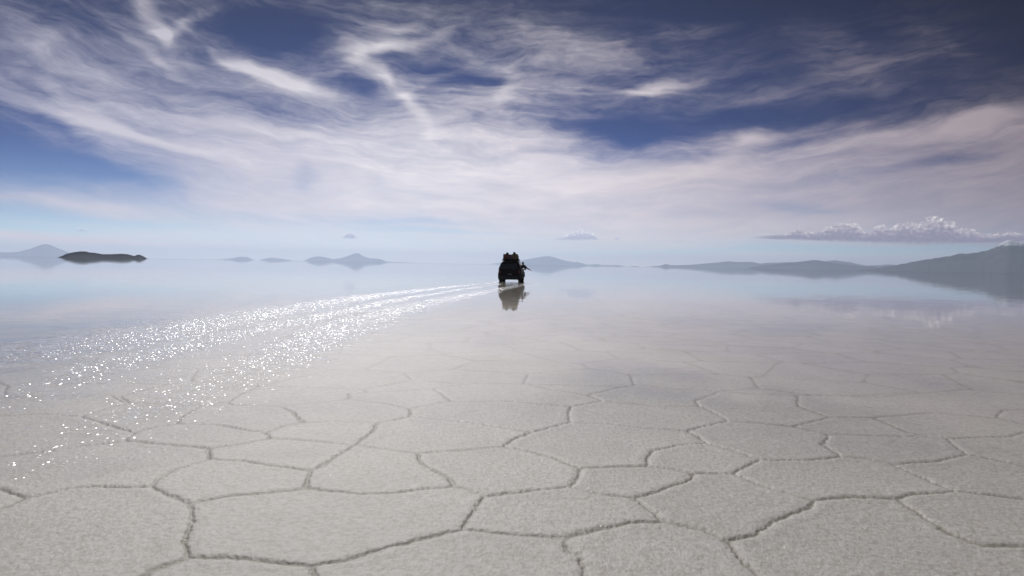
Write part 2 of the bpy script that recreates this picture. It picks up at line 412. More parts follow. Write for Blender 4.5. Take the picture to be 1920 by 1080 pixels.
# ------------------------------------------------------------------ salt ground
def radial(y0, y1, n):  # radii spaced evenly in depression angle
    return 1.0 / np.linspace(1 / y0, 1 / y1, n)
rr = np.concatenate([np.linspace(0.3, 2.55, 12), radial(2.6, 130, 640), np.geomspace(140, 1000, 14), np.geomspace(1500, 23900, 12)])
aa = np.radians(np.concatenate([np.linspace(-180, -42, 50), np.linspace(-41, -35.2, 30), np.linspace(-35, 35, 1300), np.linspace(35.2, 41, 30), np.linspace(42, 180, 50)]))
RR, AA = np.meshgrid(rr, aa, indexing='ij')
GX = RR * np.sin(AA); GY = RR * np.cos(AA)
d = crack_dist(GX, GY)
sp = RR * RR / 1234.0 * .5                      # vertex spacing away from the camera
wid = .0135 * (1 + 1.2 * fbm(GX * 3, GY * 3, 31, 3))
wid = np.maximum(wid, .006)
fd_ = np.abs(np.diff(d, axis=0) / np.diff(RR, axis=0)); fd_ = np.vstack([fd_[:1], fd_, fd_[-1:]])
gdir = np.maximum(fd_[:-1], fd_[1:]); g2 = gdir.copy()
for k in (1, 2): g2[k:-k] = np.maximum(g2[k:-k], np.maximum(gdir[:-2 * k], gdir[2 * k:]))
gdir = np.clip(g2, 0, 1)   # dark crack colour widened across the view to paint in occlusion by raised lips
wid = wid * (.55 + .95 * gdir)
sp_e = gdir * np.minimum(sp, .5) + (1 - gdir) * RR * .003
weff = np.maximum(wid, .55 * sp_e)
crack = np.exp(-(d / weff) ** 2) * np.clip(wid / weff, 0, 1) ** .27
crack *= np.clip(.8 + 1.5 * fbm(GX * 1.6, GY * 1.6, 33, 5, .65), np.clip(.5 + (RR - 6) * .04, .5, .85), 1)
rim = np.exp(-((d - .07) / .06) ** 2)
lod = np.clip(1.4 - sp / .05, 0, 1)
level = np.interp(RR, [0, 5.5, 6.8, 8.5, 16, 60, 200, 1000, 34000], [.014, .014, -.006, -.014, -.016, -.018, -.025, -.3, -1.8])
zz = level + .003 * fbm(GX * .55, GY * .55, 41, 3) * (RR < 300) \
    + lod * (.0014 * fbm(GX * 9, GY * 9, 42, 3) + .0022 * fbm(GX * 52, GY * 30, 45, 3, .7)) \
    + lod * .0035 * rim - np.exp(-(d / np.maximum(weff * 1.05, .014)) ** 2) * .0105 * lod

salt_m, N = material('salt_crust')
tc = N.new('ShaderNodeTexCoord').outputs['Object']
ca = N.new('ShaderNodeAttribute', attribute_name='crack').outputs['Fac']
b = N.new('ShaderNodeBsdfPrincipled')
n1 = N.noise(tc, 1.3, 4, .55); n2 = N.noise(tc, 24, 6, .72); n3 = N.noise(tc, 7, 4, .6)
base = N.mix(n1, (.49, .475, .452), (.665, .645, .615))
base = N.mix(N.rng(n3, .35, .75, 0, .35), base, (.53, .49, .43))
base = N.mix(N.rng(n2, .36, .60, .62, 0), base, (.36, .335, .295))  # dark speckle painted in as the shade of backlit salt grains
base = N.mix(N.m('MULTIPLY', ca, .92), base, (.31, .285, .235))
N.put(b.inputs['Base Color'], base)
b.inputs['Roughness'].default_value = .55; b.inputs['Specular IOR Level'].default_value = .35
bp = N.new('ShaderNodeBump'); bp.inputs['Strength'].default_value = .65; bp.inputs['Distance'].default_value = .008
hh = N.m('ADD', N.m('MULTIPLY', N.noise(tc, 120, 4, .7), .6), N.m('MULTIPLY', N.noise(tc, 38, 4, .65), .9))
N.put(bp.inputs['Height'], hh); N.l.new(bp.outputs[0], b.inputs['Normal'])
# sparse wet crystals that can catch the sun
vor = N.new('ShaderNodeTexVoronoi'); N.put(vor.inputs['Vector'], tc); vor.inputs['Scale'].default_value = 150
vs = N.sep(vor.outputs['Color'])
pick = N.m('MULTIPLY', N.m('GREATER_THAN', vs[0], .965), N.m('LESS_THAN', vor.outputs['Distance'], .35))
gl = N.new('ShaderNodeBsdfGlossy'); gl.inputs['Roughness'].default_value = .2
rn = N.v('NORMALIZE', N.xyz(N.m('MULTIPLY', N.m('SUBTRACT', vs[1], .5), 1.1), N.m('MULTIPLY', N.m('SUBTRACT', vs[2], .5), 1.1), 1.0))
N.l.new(rn, gl.inputs['Normal'])
fac = N.m('MULTIPLY', pick, .03)
mx = N.new('ShaderNodeMixShader'); N.put(mx.inputs[0], fac); N.l.new(b.outputs[0], mx.inputs[1]); N.l.new(gl.outputs[0], mx.inputs[2])
out(N, mx.outputs[0])
co = np.stack([GX, GY, zz], -1).reshape(-1, 3)
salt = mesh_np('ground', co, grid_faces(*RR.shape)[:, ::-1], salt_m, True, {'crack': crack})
salt['kind'] = 'structure'; salt['label'] = 'white salt crust cracked into wide polygons under thin water'
del co

# ------------------------------------------------------------------ water film with the wake behind the car
WAKE = [  # photo points of each ripple band, with half width in metres and strength
 ([(938,528.5),(850,537),(700,554),(500,587),(300,628),(100,658),(-60,678)], [.15,.35,.8,1.0,1.1,1.1,1.1], 1.0),
 ([(941,532),(850,545),(750,561),(600,594),(430,630),(300,664),(130,712),(-60,765)], [.12,.25,.4,.5,.5,.5,.5,.5], 1.15),
 ([(1002,529.5),(960,538),(900,549),(780,572),(680,600),(600,630),(480,690),(350,742),(250,782),(120,840),(-60,900)], [.10,.3,.6,.9,1.0,.9,.7,.7,.7,.7,.7], .9),
]
wr = np.concatenate([np.linspace(0.3, 3.2, 8), radial(3.3, 160, 420), np.geomspace(180, 23900, 20)])
wa = np.radians(np.concatenate([np.linspace(-180, -42, 40), np.linspace(-40, 8, 620), np.linspace(9, 180, 60)]))
WR, WA = np.meshgrid(wr, wa, indexing='ij')
WX = WR * np.sin(WA); WY = WR * np.cos(WA)
wk = np.zeros_like(WX)
for pts, hw, st in WAKE:
    g = [ground(*p) for p in pts]
    dens = []
    for i in range(len(g) - 1):
        (ax, ay), (bx, by) = g[i], g[i + 1]; vx, vy = bx - ax, by - ay; L2 = vx * vx + vy * vy
        t = np.clip(((WX - ax) * vx + (WY - ay) * vy) / L2, 0, 1)
        dd = np.hypot(WX - ax - t * vx, WY - ay - t * vy) / (hw[i] + (hw[i + 1] - hw[i]) * t)
        boost = np.interp(WR, [7, 12, 16, 30, 45, 66], [.8, 1.6, 2.0, 2.8, 4.5, 7.0])
        wk = np.maximum(wk, st * boost * np.exp(-dd ** 2))
# weaker ripples everywhere between the outer bands
poly = [ground(*p) for p in [(938,528),(700,553),(500,586),(300,627),(100,657),(-60,678),(-60,900),(120,840),(350,742),(480,690),(600,630),(780,572),(900,549),(1002,529.5)]]
ins = np.zeros(WX.shape, bool)
for i in range(len(poly)):
    (x1, y1), (x2, y2) = poly[i], poly[i - 1]
    c = ((y1 > WY) != (y2 > WY)) & (WX < (x2 - x1) * (WY - y1) / (y2 - y1 + 1e-12) + x1); ins ^= c
wk = np.maximum(wk, np.where(ins, .3, 0))
calm = np.clip((WR - 5) / 14, 0.15, 1)

water_m, N = material('shallow_water')
tc = N.new('ShaderNodeTexCoord').outputs['Object']
wka = N.new('ShaderNodeAttribute', attribute_name='wake').outputs['Fac']
rp = N.m('MULTIPLY', N.noise(tc, 2.2, 3, .5), .0009)
rp2 = N.m('MULTIPLY', N.noise(tc, .35, 2, .5), .004)
w_a = N.noise(tc, 7.0, 5, .65, .4); w_b = N.noise(tc, 26.0, 3, .6)
w_m = N.m('MULTIPLY', N.rng(N.noise(tc, 1.4, 4, .65), .40, .68, .25, 1), N.m('MINIMUM', wka, 1))
ca_ = N.v('SUBTRACT', N.noise(tc, 6.0, 3, .6, 0, True), (.5, .5, .5)); cb_ = N.v('SUBTRACT', N.noise(tc, 21.0, 2, .6, 0, True), (.5, .5, .5))
slope = N.v('ADD', N.v('MULTIPLY', ca_, (.42, .6, 0)), N.v('MULTIPLY', cb_, (.42, .6, 0)))
slope0 = slope
sl = N.v('SCALE', slope); N.put(sl.node.inputs['Scale'], w_m)
hgt = N.m('ADD', rp, rp2)
bp = N.new('ShaderNodeBump'); bp.inputs['Strength'].default_value = 1; bp.inputs['Distance'].default_value = 1
N.put(bp.inputs['Height'], hgt)
lp = N.v('SUBTRACT', N.noise(N.v('MULTIPLY', tc, (.7, 2.6, 1)), 1.0, 3, .6, .3, True), (.5, .5, .5))
lpn = N.v('MULTIPLY', lp, (.006, .018, 0))
lps = N.v('SCALE', lpn); N.put(lps.node.inputs['Scale'], N.m('MULTIPLY', N.rng(N.sep(tc)[1], 14, 36), N.rng(N.sep(tc)[1], 130, 72)))
wn = N.v('NORMALIZE', N.v('ADD', N.v('ADD', bp.outputs[0], sl), lps))
inc = N.new('ShaderNodeNewGeometry').outputs['Incoming']
dt = N.new('ShaderNodeVectorMath', operation='DOT_PRODUCT'); N.put(dt.inputs[0], inc); N.put(dt.inputs[1], wn)
cs = N.m('MINIMUM', N.m('ABSOLUTE', dt.outputs['Value']), 1.0)
fres = N.m('MULTIPLY_ADD', N.m('POWER', N.m('SUBTRACT', 1.0, cs), 5.0), .98, .02)
gl = N.new('ShaderNodeBsdfGlossy'); gl.inputs['Color'].default_value = (.97, .975, .985, 1)
N.put(gl.inputs['Roughness'], N.m('MULTIPLY_ADD', N.m('MINIMUM', wka, 1), .02, .02)); N.l.new(wn, gl.inputs['Normal'])
tr = N.new('ShaderNodeBsdfTransparent'); pass
rad = N.new('ShaderNodeVectorMath', operation='LENGTH'); N.put(rad.inputs[0], tc); rad = rad.outputs['Value']
patch = N.m('ADD', N.m('MULTIPLY', N.m('SUBTRACT', N.noise(tc, .45, 5, .6), .5), 1.3), N.m('MULTIPLY', N.m('SUBTRACT', N.noise(tc, 6, 4, .7), .5), .5))
film = N.ramp(N.m('DIVIDE', rad, 50.0), [(.0, .02), (.12, .07), (.16, .22), (.21, .40), (.30, .56), (.42, .72), (.6, .88), (.8, 1)])
pw = N.rng(rad, 9, 34, .85, 0)
film = N.m('ADD', film, N.m('MULTIPLY', patch, pw), None, True)
film = N.m('MAXIMUM', film, N.m('MULTIPLY', N.m('MINIMUM', wka, 1), N.rng(rad, 6, 16, .05, .7)))
N.put(tr.inputs[0], N.mix(N.m('POWER', film, 3.0), (1, 1, 1), (.92, .90, .87)))
mx = N.new('ShaderNodeMixShader'); N.put(mx.inputs[0], N.m('MULTIPLY', fres, film)); N.l.new(tr.outputs[0], mx.inputs[1]); N.l.new(gl.outputs[0], mx.inputs[2])
# small steep wavelets of the wake, each tilted its own way
vor = N.new('ShaderNodeTexVoronoi', voronoi_dimensions='2D'); N.put(vor.inputs['Vector'], N.v('MULTIPLY', tc, (1.0, .6, 1))); vor.inputs['Scale'].default_value = 50
vs = N.sep(vor.outputs['Color'])
size = N.m('MULTIPLY_ADD', N.noise(tc, 3.0, 2, .5), .5, .10)
pick = N.m('MULTIPLY', N.m('LESS_THAN', vs[0], N.m('MULTIPLY', wka, N.rng(N.noise(tc, .9, 4, .65),   .38, .66, .4, 1.0))), N.m('LESS_THAN', vor.outputs['Distance'], size))
ang = N.m('MULTIPLY', vs[1], 6.2832); til = N.m('MULTIPLY_ADD', vs[2], .28, .17)
fn = N.v('NORMALIZE', N.xyz(N.m('MULTIPLY', N.m('COSINE', ang), til), N.m('MULTIPLY', N.m('SINE', ang), til), 1.0))
gw = N.new('ShaderNodeBsdfGlossy'); gw.inputs['Roughness'].default_value = .21; N.l.new(fn, gw.inputs['Normal'])
mw = N.new('ShaderNodeMixShader'); N.put(mw.inputs[0], N.m('MULTIPLY', pick, N.m('MINIMUM', N.m('MULTIPLY', wka, .08), .45)))
N.l.new(mx.outputs[0], mw.inputs[1]); N.l.new(gw.outputs[0], mw.inputs[2])
out(N, mw.outputs[0])
co = np.stack([WX, WY, np.zeros_like(WX)], -1).reshape(-1, 3)
water = mesh_np('water', co, grid_faces(*WR.shape)[:, ::-1], water_m, True, {'wake': wk})
water['kind'] = 'structure'; water['label'] = 'thin mirror-like water lying over the salt, rippled along the wake'

# ------------------------------------------------------------------ mountains and islands
def rock(name, c1, c2, snow=None):
    m, N = material(name)
    tc = N.new('ShaderNodeTexCoord').outputs['Object']
    b = N.new('ShaderNodeBsdfPrincipled'); b.inputs['Roughness'].default_value = .9; b.inputs['Specular IOR Level'].default_value = .1
    n = N.noise(tc, .004, 6, .6); c = N.mix(n, c1, c2)
    if snow:
        z = N.sep(tc)[2]
        s = N.m('ADD', z, N.m('MULTIPLY', N.m('SUBTRACT', N.noise(tc, .012, 6, .7), .5), 120))
        c = N.mix(N.rng(s, snow, snow + 25), c, (.75, .78, .84))
    N.put(b.inputs['Base Color'], c); out(N, b.outputs[0]); return m
m_far = rock('far_rock', (.04, .045, .06), (.07, .075, .09))
m_big = rock('volcano_rock', (.045, .048, .06), (.085, .085, .095), 222)
m_isl = rock('island_rock', (.016, .018, .026), (.03, .03, .036))

def mountain(name, label, prof, dist, mat, depth=5.0, rough=1.0, seed=0):
    prof = sorted(prof)
    xs = np.linspace(prof[0][0], prof[-1][0], max(24, int((prof[-1][0] - prof[0][0]) * 1.6)))
    ys = np.interp(xs, [p[0] for p in prof], [p[1] for p in prof])
    NS = 61
    s = np.linspace(-1, 1, NS)
    az_ = np.empty(len(xs)); h = np.empty(len(xs))
    for i, (x, y) in enumerate(zip(xs, ys)):
        dv = pdir(x, y); az_[i] = math.atan2(dv.x, dv.y); h[i] = max(dist * dv.z / math.hypot(dv.x, dv.y) + CAM_H, 0)
    ends = np.minimum(np.arange(len(xs)), np.arange(len(xs))[::-1])
    h = np.where(ends == 0, 0, h)
    hm = h.max()
    jit = hm * .045 * rough * fbm(np.arange(len(xs)) * .07 + seed, np.zeros(len(xs)), seed, 4, .6) * np.clip(ends / 4, 0, 1)
    h = np.maximum(h + np.where(h > hm * .1, jit, 0), 0)
    half = np.maximum(h, hm * .25) * depth
    S, I = np.meshgrid(s, np.arange(len(xs)), indexing='ij')
    D = dist + S * half[I] ; A = az_[I]
    gx = D * np.sin(A); gy = D * np.cos(A)
    prof_s = (1 - np.abs(S)) ** 1.25
    gul = 1 + .7 * rough * fbm(gx / 420 + seed * 3, gy / 420 + 5, seed + 5, 5, .55) * np.clip(np.abs(S) * 5, 0, 1)
    k = max(3, len(h) // 10) | 1
    hs = np.convolve(np.pad(h, k // 2, mode='edge'), np.ones(k) / k, mode='valid')
    hh_ = h[I] + (np.minimum(hs, h + .2 * hm)[I] - h[I]) * np.clip(np.abs(S) * 4, 0, 1)
    Z = hh_ * prof_s * gul
    Z = np.minimum(Z, hh_ * (1 - .6 * np.abs(S))) ; Z[np.abs(S) > .999] = 0
    Z = Z - 2.0
    o = mesh_np(name, np.stack([gx, gy, Z], -1).reshape(-1, 3), grid_faces(*S.shape), mat)
    o['kind'] = 'structure'; o['label'] = label
    return o
mountain('mountain', 'pale blue cone mountain on the horizon at far left',
  [(-140,478),(-90,470),(-50,473),(0,473),(30,472.5),(55,467),(75,459.5),(85,457.5),(95,459),(110,466),(125,472),(140,478),(152,482)], 21000, m_far, 4, .7, 1)
mountain('island', 'dark low island floating above its reflection at left',
  [(107,481.4),(116,478.3),(125,474),(140,470.8),(150,469.7),(162,469.7),(167,471.6),(178,472.2),(192,474.8),(210,475),(228,474),(240,475.2),(252,478.3),(258,476),(262,476),(270,479.5),(276,483),(281,484.35)], 2000, m_isl, 2.2, .5, 2)
mountain('mountain', 'small faint double hill right of the dark island',
  [(404,486.4),(430,484.7),(445,482),(452,480.5),(458,482),(463,481.5),(470,484.5),(476,487.6)], 21000, m_far, 3, .6, 3)
mountain('mountain', 'smallest faint low hill left of the peaked range',
  [(486,487.8),(500,484),(510,483),(525,484.5),(540,487),(553,488.9)], 21000, m_far, 3, .6, 4)
mountain('mountain', 'pale blue range with one sharp peak left of the car',
  [(569,489.2),(582,483),(597,480),(610,482),(625,486),(640,483.5),(652,480),(665,475.2),(672,475),(683,481.5),(695,484),(712,485.3),(725,490),(740,491),(760,491.5),(778,492.7)], 20000, m_far, 3.5, .5, 5)
mountain('mountain', 'pale blue broad mountain directly right behind the car',
  [(915,495),(955,491),(980,487.5),(1005,483),(1020,480),(1030,480),(1045,484),(1060,488.5),(1075,491.5),(1082,491.3),(1095,494),(1102,496.6),(1113,495.2),(1121,495.2),(1130,497),(1145,496.8),(1160,497),(1172,499),(1190,499.6)], 20000, m_far, 3, .6, 6)
mountain('island', 'thin dark strip of land on the horizon right of centre',
  [(1180,499.4),(1186,498.9),(1196,499.1),(1203,499.9)], 4500, m_isl, 8, .1, 12)
mountain('mountain', 'long low blue hills right of centre on the horizon',
  [(1212,500.1),(1235,498.7),(1249,495),(1258,497),(1290,496.5),(1320,494),(1345,492),(1365,489.5),(1380,491),(1410,491),(1425,494),(1440,492.5),(1475,491.5),(1530,491),(1565,487.8),(1590,491),(1625,498),(1650,497),(1668,495.3),(1685,497),(1720,503),(1760,509.3)], 15000, m_far, 3.5, .7, 7)
mountain('mountain', 'darker blue flat topped hills left of the snowy volcano',
  [(1395,503.2),(1415,500),(1440,496),(1480,492.5),(1512,489),(1524,487),(1540,488.5),(1560,493),(1600,497.5),(1640,499.5),(1690,508)], 11000, m_far, 3.5, .8, 8)
mountain('mountain', 'tall grey blue volcano with snow on top at right edge',
  [(1600,506.6),(1640,503),(1675,497.5),(1700,493),(1725,488),(1760,483),(1780,480),(1800,475),(1815,475.5),(1835,472),(1850,469),(1862,465.5),(1874,458),(1882,453),(1890,450),(1897,450.5),(1908,453.5),(1920,456),(1960,459),(2000,464),(2100,480),(2300,505),(2380,519)], 8000, m_big, 3.5, .45, 9)

# ------------------------------------------------------------------ haze
hz, N = material('haze_air')
pv = N.new('ShaderNodeVolumePrincipled')
pv.inputs['Color'].default_value = (.605, .735, .97, 1); pv.inputs['Density'].default_value = 7.2e-5
pv.inputs['Anisotropy'].default_value = .5
out(N, None, pv.outputs[0])
bm = bmesh.new(); bmesh.ops.create_cube(bm, size=1)
bmesh.ops.scale(bm, vec=(48000, 48000, 312), verts=bm.verts); bmesh.ops.translate(bm, vec=(0, 0, 153), verts=bm.verts)
me = bpy.data.meshes.new('haze'); bm.to_mesh(me); bm.free(); me.materials.append(hz)
hzo = bpy.data.objects.new('haze', me); COL.objects.link(hzo); hzo['kind'] = 'stuff'; hzo['label'] = 'thin blue haze over the salt flat'

# ------------------------------------------------------------------ the car
def link(name, me, mat, parent=None):
    o = bpy.data.objects.new(name, me); COL.objects.link(o)
    me.materials.clear(); me.materials.append(mat)
    if parent is not None: o.parent = parent
    return o
def from_bm(name, bm, mat, parent=None, smooth=True, bevel=0, seg=2):
    bmesh.ops.recalc_face_normals(bm, faces=bm.faces)
    if bevel:
        bmesh.ops.bevel(bm, geom=[e for e in bm.edges if len(e.link_faces) == 2 and e.calc_face_angle(0) > .5], offset=bevel, segments=seg, affect='EDGES', clamp_overlap=True)
    me = bpy.data.meshes.new(name); bm.to_mesh(me); bm.free()
    for p in me.polygons: p.use_smooth = smooth
    if smooth: me.set_sharp_from_angle(angle=R(40))
    return link(name, me, mat, parent)
def box(bm, c, s, rot=None):
    r = bmesh.ops.create_cube(bm, size=1); M = Matrix.Translation(c) @ (rot.to_4x4() if rot else Matrix()) @ Matrix.Diagonal((*s, 1))
    bmesh.ops.transform(bm, matrix=M, verts=r['verts']); return r['verts']
def tube(bm, a, b, r1, r2=None, n=10):
    a, b = Vector(a), Vector(b); dv = b - a
    q = bmesh.ops.create_cone(bm, cap_ends=True, segments=n, radius1=r1, radius2=r1 if r2 is None else r2, depth=dv.length)
    bmesh.ops.transform(bm, matrix=Matrix.Translation((a + b) / 2) @ dv.to_track_quat('Z', 'Y').to_matrix().to_4x4(), verts=q['verts'])
def loft(bm, secs, cap=True):
    rings = [[bm.verts.new(p) for p in s] for s in secs]
    n = len(rings[0])
    for a, b in zip(rings, rings[1:]):
        for i in range(n): bm.faces.new((a[i], a[(i + 1) % n], b[(i + 1) % n], b[i]))
    if cap: bm.faces.new(rings[0]); bm.faces.new(rings[-1][::-1])

paint = simple('dusty_maroon_paint', (.014, .006, .005), .6, 0, .25, .35, 3)
glass = simple('dark_glass', (.005, .005, .006), .15, 0, .25)
rubber = simple('black_rubber', (.016, .016, .017), .85, var=.2, scale=20)
steel = simple('grey_steel_rim', (.16, .16, .165), .4, .7)
plastic = simple('dark_trim', (.022, .022, .023), .6)
redlamp = simple('red_lamp_lens', (.10, .005, .005), .3)
amber = simple('clear_lamp_lens', (.45, .42, .38), .15)
platem = simple('plate_paint', (.16, .15, .13), .6)

def section(y, zb, zw, zr, hb, hw, hr):   # body ring at y: bottom, waist and roof height and half widths
    P = [(-hb, zb), (-hb - .02, zb + .12), (-hw, zb + (zw - zb) * .55), (-hw + .015, zw), (-(hw + hr) / 2 - .0, zw + (zr - zw) * .5), (-hr, zr - .07), (-hr + .11, zr), (-hr * .4, zr + .02)]
    return [(x, y, z) for x, z in P] + [(-x, y, z) for x, z in reversed(P)]

car = bpy.data.objects.new('car', None); COL.objects.link(car)
car['label'] = 'dark muddy off road car driving away through shallow water, loaded with luggage'; car['category'] = 'car'
bm = bmesh.new()
S_ = [section(-2.30, .50, 1.10, 1.76, .84, .88, .62), section(-2.24, .34, 1.12, 1.86, .88, .93, .66), section(-1.9, .33, 1.13, 1.90, .90, .96, .68),
      section(-1.0, .33, 1.14, 1.92, .90, .965, .69), section(.1, .33, 1.14, 1.91, .90, .965, .69), section(.62, .33, 1.14, 1.86, .90, .965, .67),
      section(1.22, .33, 1.12, 1.165, .90, .96, .80), section(1.9, .34, 1.05, 1.11, .89, .94, .76), section(2.32, .48, .98, 1.03, .86, .90, .70), section(2.42, .55, .90, .95, .80, .84, .64)]
loft(bm, S_)
from_bm('body', bm, paint, car)
# wheel arch flares
for sx in (-1, 1):
    for wy in (-1.42, 1.43):
        bm = bmesh.new()
        pr = None
        for k in range(13):
            a = math.pi * k / 12
            c = (sx * .955, wy + .50 * math.cos(a), .40 + .50 * math.sin(a))
            if pr: tube(bm, pr, c, .045, .045, 8)
            pr = c
        from_bm('wheel_arch', bm, plastic, car)
bm = bmesh.new(); box(bm, (0, -2.36, .385), (1.84, .18, .37)); from_bm('rear_bumper', bm, plastic, car, bevel=.03)
bm = bmesh.new(); box(bm, (0, 2.46, .58), (1.78, .18, .24)); from_bm('front_bumper', bm, plastic, car, bevel=.03)
bm = bmesh.new(); box(bm, (0, .05, .30), (1.1, 4.1, .16)); box(bm, (-.42, -1.7, .26), (.42, .5, .16)); tube(bm, (-.78, -1.42, .40), (.78, -1.42, .40), .06); tube(bm, (-.78, 1.43, .40), (.78, 1.43, .40), .06)
box(bm, (-.18, -1.42, .38), (.30, .30, .26)); box(bm, (.2, 1.43, .39), (.28, .3, .24)); from_bm('chassis', bm, rubber, car, bevel=.02)
bm = bmesh.new(); tube(bm, (-.52, -1.6, .40), (-.55, -2.42, .38), .032); from_bm('exhaust_pipe', bm, steel, car)
# tailgate with window
bm = bmesh.new(); box(bm, (0, -2.315, .86), (1.36, .035, .42)); tg = from_bm('tailgate', bm, paint, car, bevel=.012)
bm = bmesh.new(); box(bm, (0, -2.338, .93), (.30, .02, .045)); from_bm('handle', bm, plastic, tg, bevel=.006)
def quadpanel(bm, pts, n, t=.012):
    n = Vector(n).normalized() * t
    a = [bm.verts.new(Vector(p)) for p in pts]; b = [bm.verts.new(Vector(p) + n) for p in pts]
    bm.faces.new(a[::-1]); bm.faces.new(b); k = len(a)
    for i in range(k): bm.faces.new((a[i], a[(i + 1) % k], b[(i + 1) % k], b[i]))
bm = bmesh.new(); quadpanel(bm, [(-.74, -2.302, 1.17), (.74, -2.302, 1.17), (.60, -2.290, 1.68), (-.60, -2.290, 1.68)], (0, -1, 0), .016); from_bm('rear_window', bm, glass, car, False)
bm = bmesh.new(); quadpanel(bm, [(-.82, 1.235, 1.17), (.82, 1.235, 1.17), (.64, .70, 1.80), (-.64, .70, 1.80)], (0, .76, .65), .02); from_bm('windscreen', bm, glass, car, False)
for sx in (-1, 1):
    for (ya, yb, yc, yd) in ((-2.05, -1.22, -1.22, -1.95), (-1.12, -.22, -.22, -1.12), (-.12, .98, .48, -.12)):
        bm = bmesh.new()
        quadpanel(bm, [(sx * .952, ya, 1.17), (sx * .952, yb, 1.17), (sx * .716, yc, 1.78), (sx * .716, yd, 1.78)], (sx, 0, .38), .012)
        from_bm('side_window', bm, glass, car, False)
    bm = bmesh.new(); box(bm, (sx * .79, -2.30, .93), (.15, .06, .34)); from_bm('tail_light', bm, redlamp, car, bevel=.015)
    bm = bmesh.new(); box(bm, (sx * .66, 2.42, .84), (.30, .07, .17)); from_bm('headlight', bm, amber, car, bevel=.02)
    bm = bmesh.new(); box(bm, (sx * 1.08, .92, 1.20), (.17, .10, .20)); tube(bm, (sx * .93, .95, 1.14), (sx * 1.06, .92, 1.17), .018); from_bm('side_mirror', bm, plastic, car, bevel=.02)
    bm = bmesh.new(); box(bm, (sx * .82, -1.93, .36), (.28, .015, .30)); from_bm('mud_flap', bm, rubber, car)
    for hy in (-.95, .02):
        bm = bmesh.new(); box(bm, (sx * .975, hy, 1.03), (.025, .16, .035)); from_bm('door_handle', bm, plastic, car, bevel=.005)
bm = bmesh.new(); box(bm, (.02, -2.35, .71), (.36, .012, .12)); from_bm('number_plate', bm, platem, car)
# roof rack
bm = bmesh.new()
for x in (-.63, .63):
    tube(bm, (x, -2.0, 2.02), (x, .45, 2.02), .020); tube(bm, (x, -2.0, 2.15), (x, .45, 2.15), .016)
    for y in (-2.0, -1.2, -.4, .45): tube(bm, (x, y, 1.86), (x, y, 2.15), .014)
for y in np.linspace(-2.0, .45, 9): tube(bm, (-.63, y, 2.02), (.63, y, 2.02), .014)
tube(bm, (-.63, -2.0, 2.15), (.63, -2.0, 2.15), .016); tube(bm, (-.63, .45, 2.15), (.63, .45, 2.15), .016)
from_bm('roof_rack', bm, plastic, car)
# spare ladder on the tailgate is not visible; wheels
def ring(bm, prof, n=28):
    rings = []
    for k in range(n):
        a = 2 * math.pi * k / n
        rings.append([bm.verts.new((x, r * math.cos(a), r * math.sin(a))) for x, r in prof])
    for k in range(n):
        p, q = rings[k], rings[(k + 1) % n]
        for i in range(len(prof) - 1): bm.faces.new((p[i], p[i + 1], q[i + 1], q[i]))
def wheel(x, y):
    w = bpy.data.objects.new('wheel', None); COL.objects.link(w); w.parent = car; w.location = (x, y, .375)
    bm = bmesh.new(); ring(bm, [(-.11, .20), (-.135, .27), (-.135, .34), (-.11, .385), (-.04, .395), (.04, .395), (.11, .385), (.135, .34), (.135, .27), (.11, .20), (-.11, .20)])
    for k in range(24):
        a = 2 * math.pi * k / 24; box(bm, (0, .392 * math.cos(a), .392 * math.sin(a)), (.20, .05, .018), Euler((a - math.pi / 2, 0, 0)).to_matrix())
    from_bm('tyre', bm, rubber, w)
    bm = bmesh.new(); ring(bm, [(-.10, .205), (-.05, .19), (0, .10), (.02, .0)]); ring(bm, [(.10, .205), (.05, .19), (0.03, .10), (.06, .0)])
    from_bm('rim', bm, steel, w)
for x in (-.80, .80):
    for y in (-1.42, 1.43): wheel(x, y)
gx, gy = ground(959.3, 528.2)
HEAD = -5.0
CM = Matrix.Translation((gx, gy + 2.35, -.012)) @ Matrix.Rotation(R(HEAD), 4, 'Z')
car.matrix_world = CM @ Matrix.Diagonal((1.08, 1, .96, 1))

# ------------------------------------------------------------------ luggage on the roof
fabric = {k: simple('luggage_cloth_' + k, c, .85, var=.3, scale=12) for k, c in
          {'rust': (.24, .085, .05), 'plum': (.17, .10, .11), 'khaki': (.20, .15, .08), 'black': (.02, .02, .022), 'olive': (.04, .042, .03)}.items()}
strap_m = simple('webbing_strap', (.02, .018, .018), .8)
def bag(name, label, cat, c, s, mat, straps=2, group=None, rnd=.07):
    root = bpy.data.objects.new(name, None); COL.objects.link(root)
    root.matrix_world = CM @ Matrix.Translation(c)
    bm = bmesh.new(); box(bm, (0, 0, s[2] / 2), s)
    bmesh.ops.bevel(bm, geom=list(bm.edges), offset=rnd, segments=3, affect='EDGES', clamp_overlap=True)
    bmesh.ops.subdivide_edges(bm, edges=list(bm.edges), cuts=1, use_grid_fill=True)
    for v in bm.verts:
        v.co += v.normal * (.02 * math.sin(v.co.x * 19 + c[0] * 7) * math.cos(v.co.y * 11 + v.co.z * 17))
        k = v.co.z / s[2]; v.co.x *= 1 + .06 * math.sin(k * 3.1)
    from_bm('cover', bm, mat, root)
    bm = bmesh.new()
    for i in range(straps):
        y = -s[1] / 2 + s[1] * (i + .5) / straps
        box(bm, (0, y, s[2] / 2), (s[0] * 1.10, .05, s[2] * 1.06)); from_bm('strap', bm, strap_m, root, bevel=.01); bm = bmesh.new()
    box(bm, (0, -s[1] / 2 - .022, s[2] * .5), (.045, .014, s[2] * .96))
    from_bm('strap', bm, strap_m, root, bevel=.004)
    root['label'] = label; root['category'] = cat
    if group: root['group'] = group
    return root
Z0 = 2.03
G = 'luggage on the car roof'
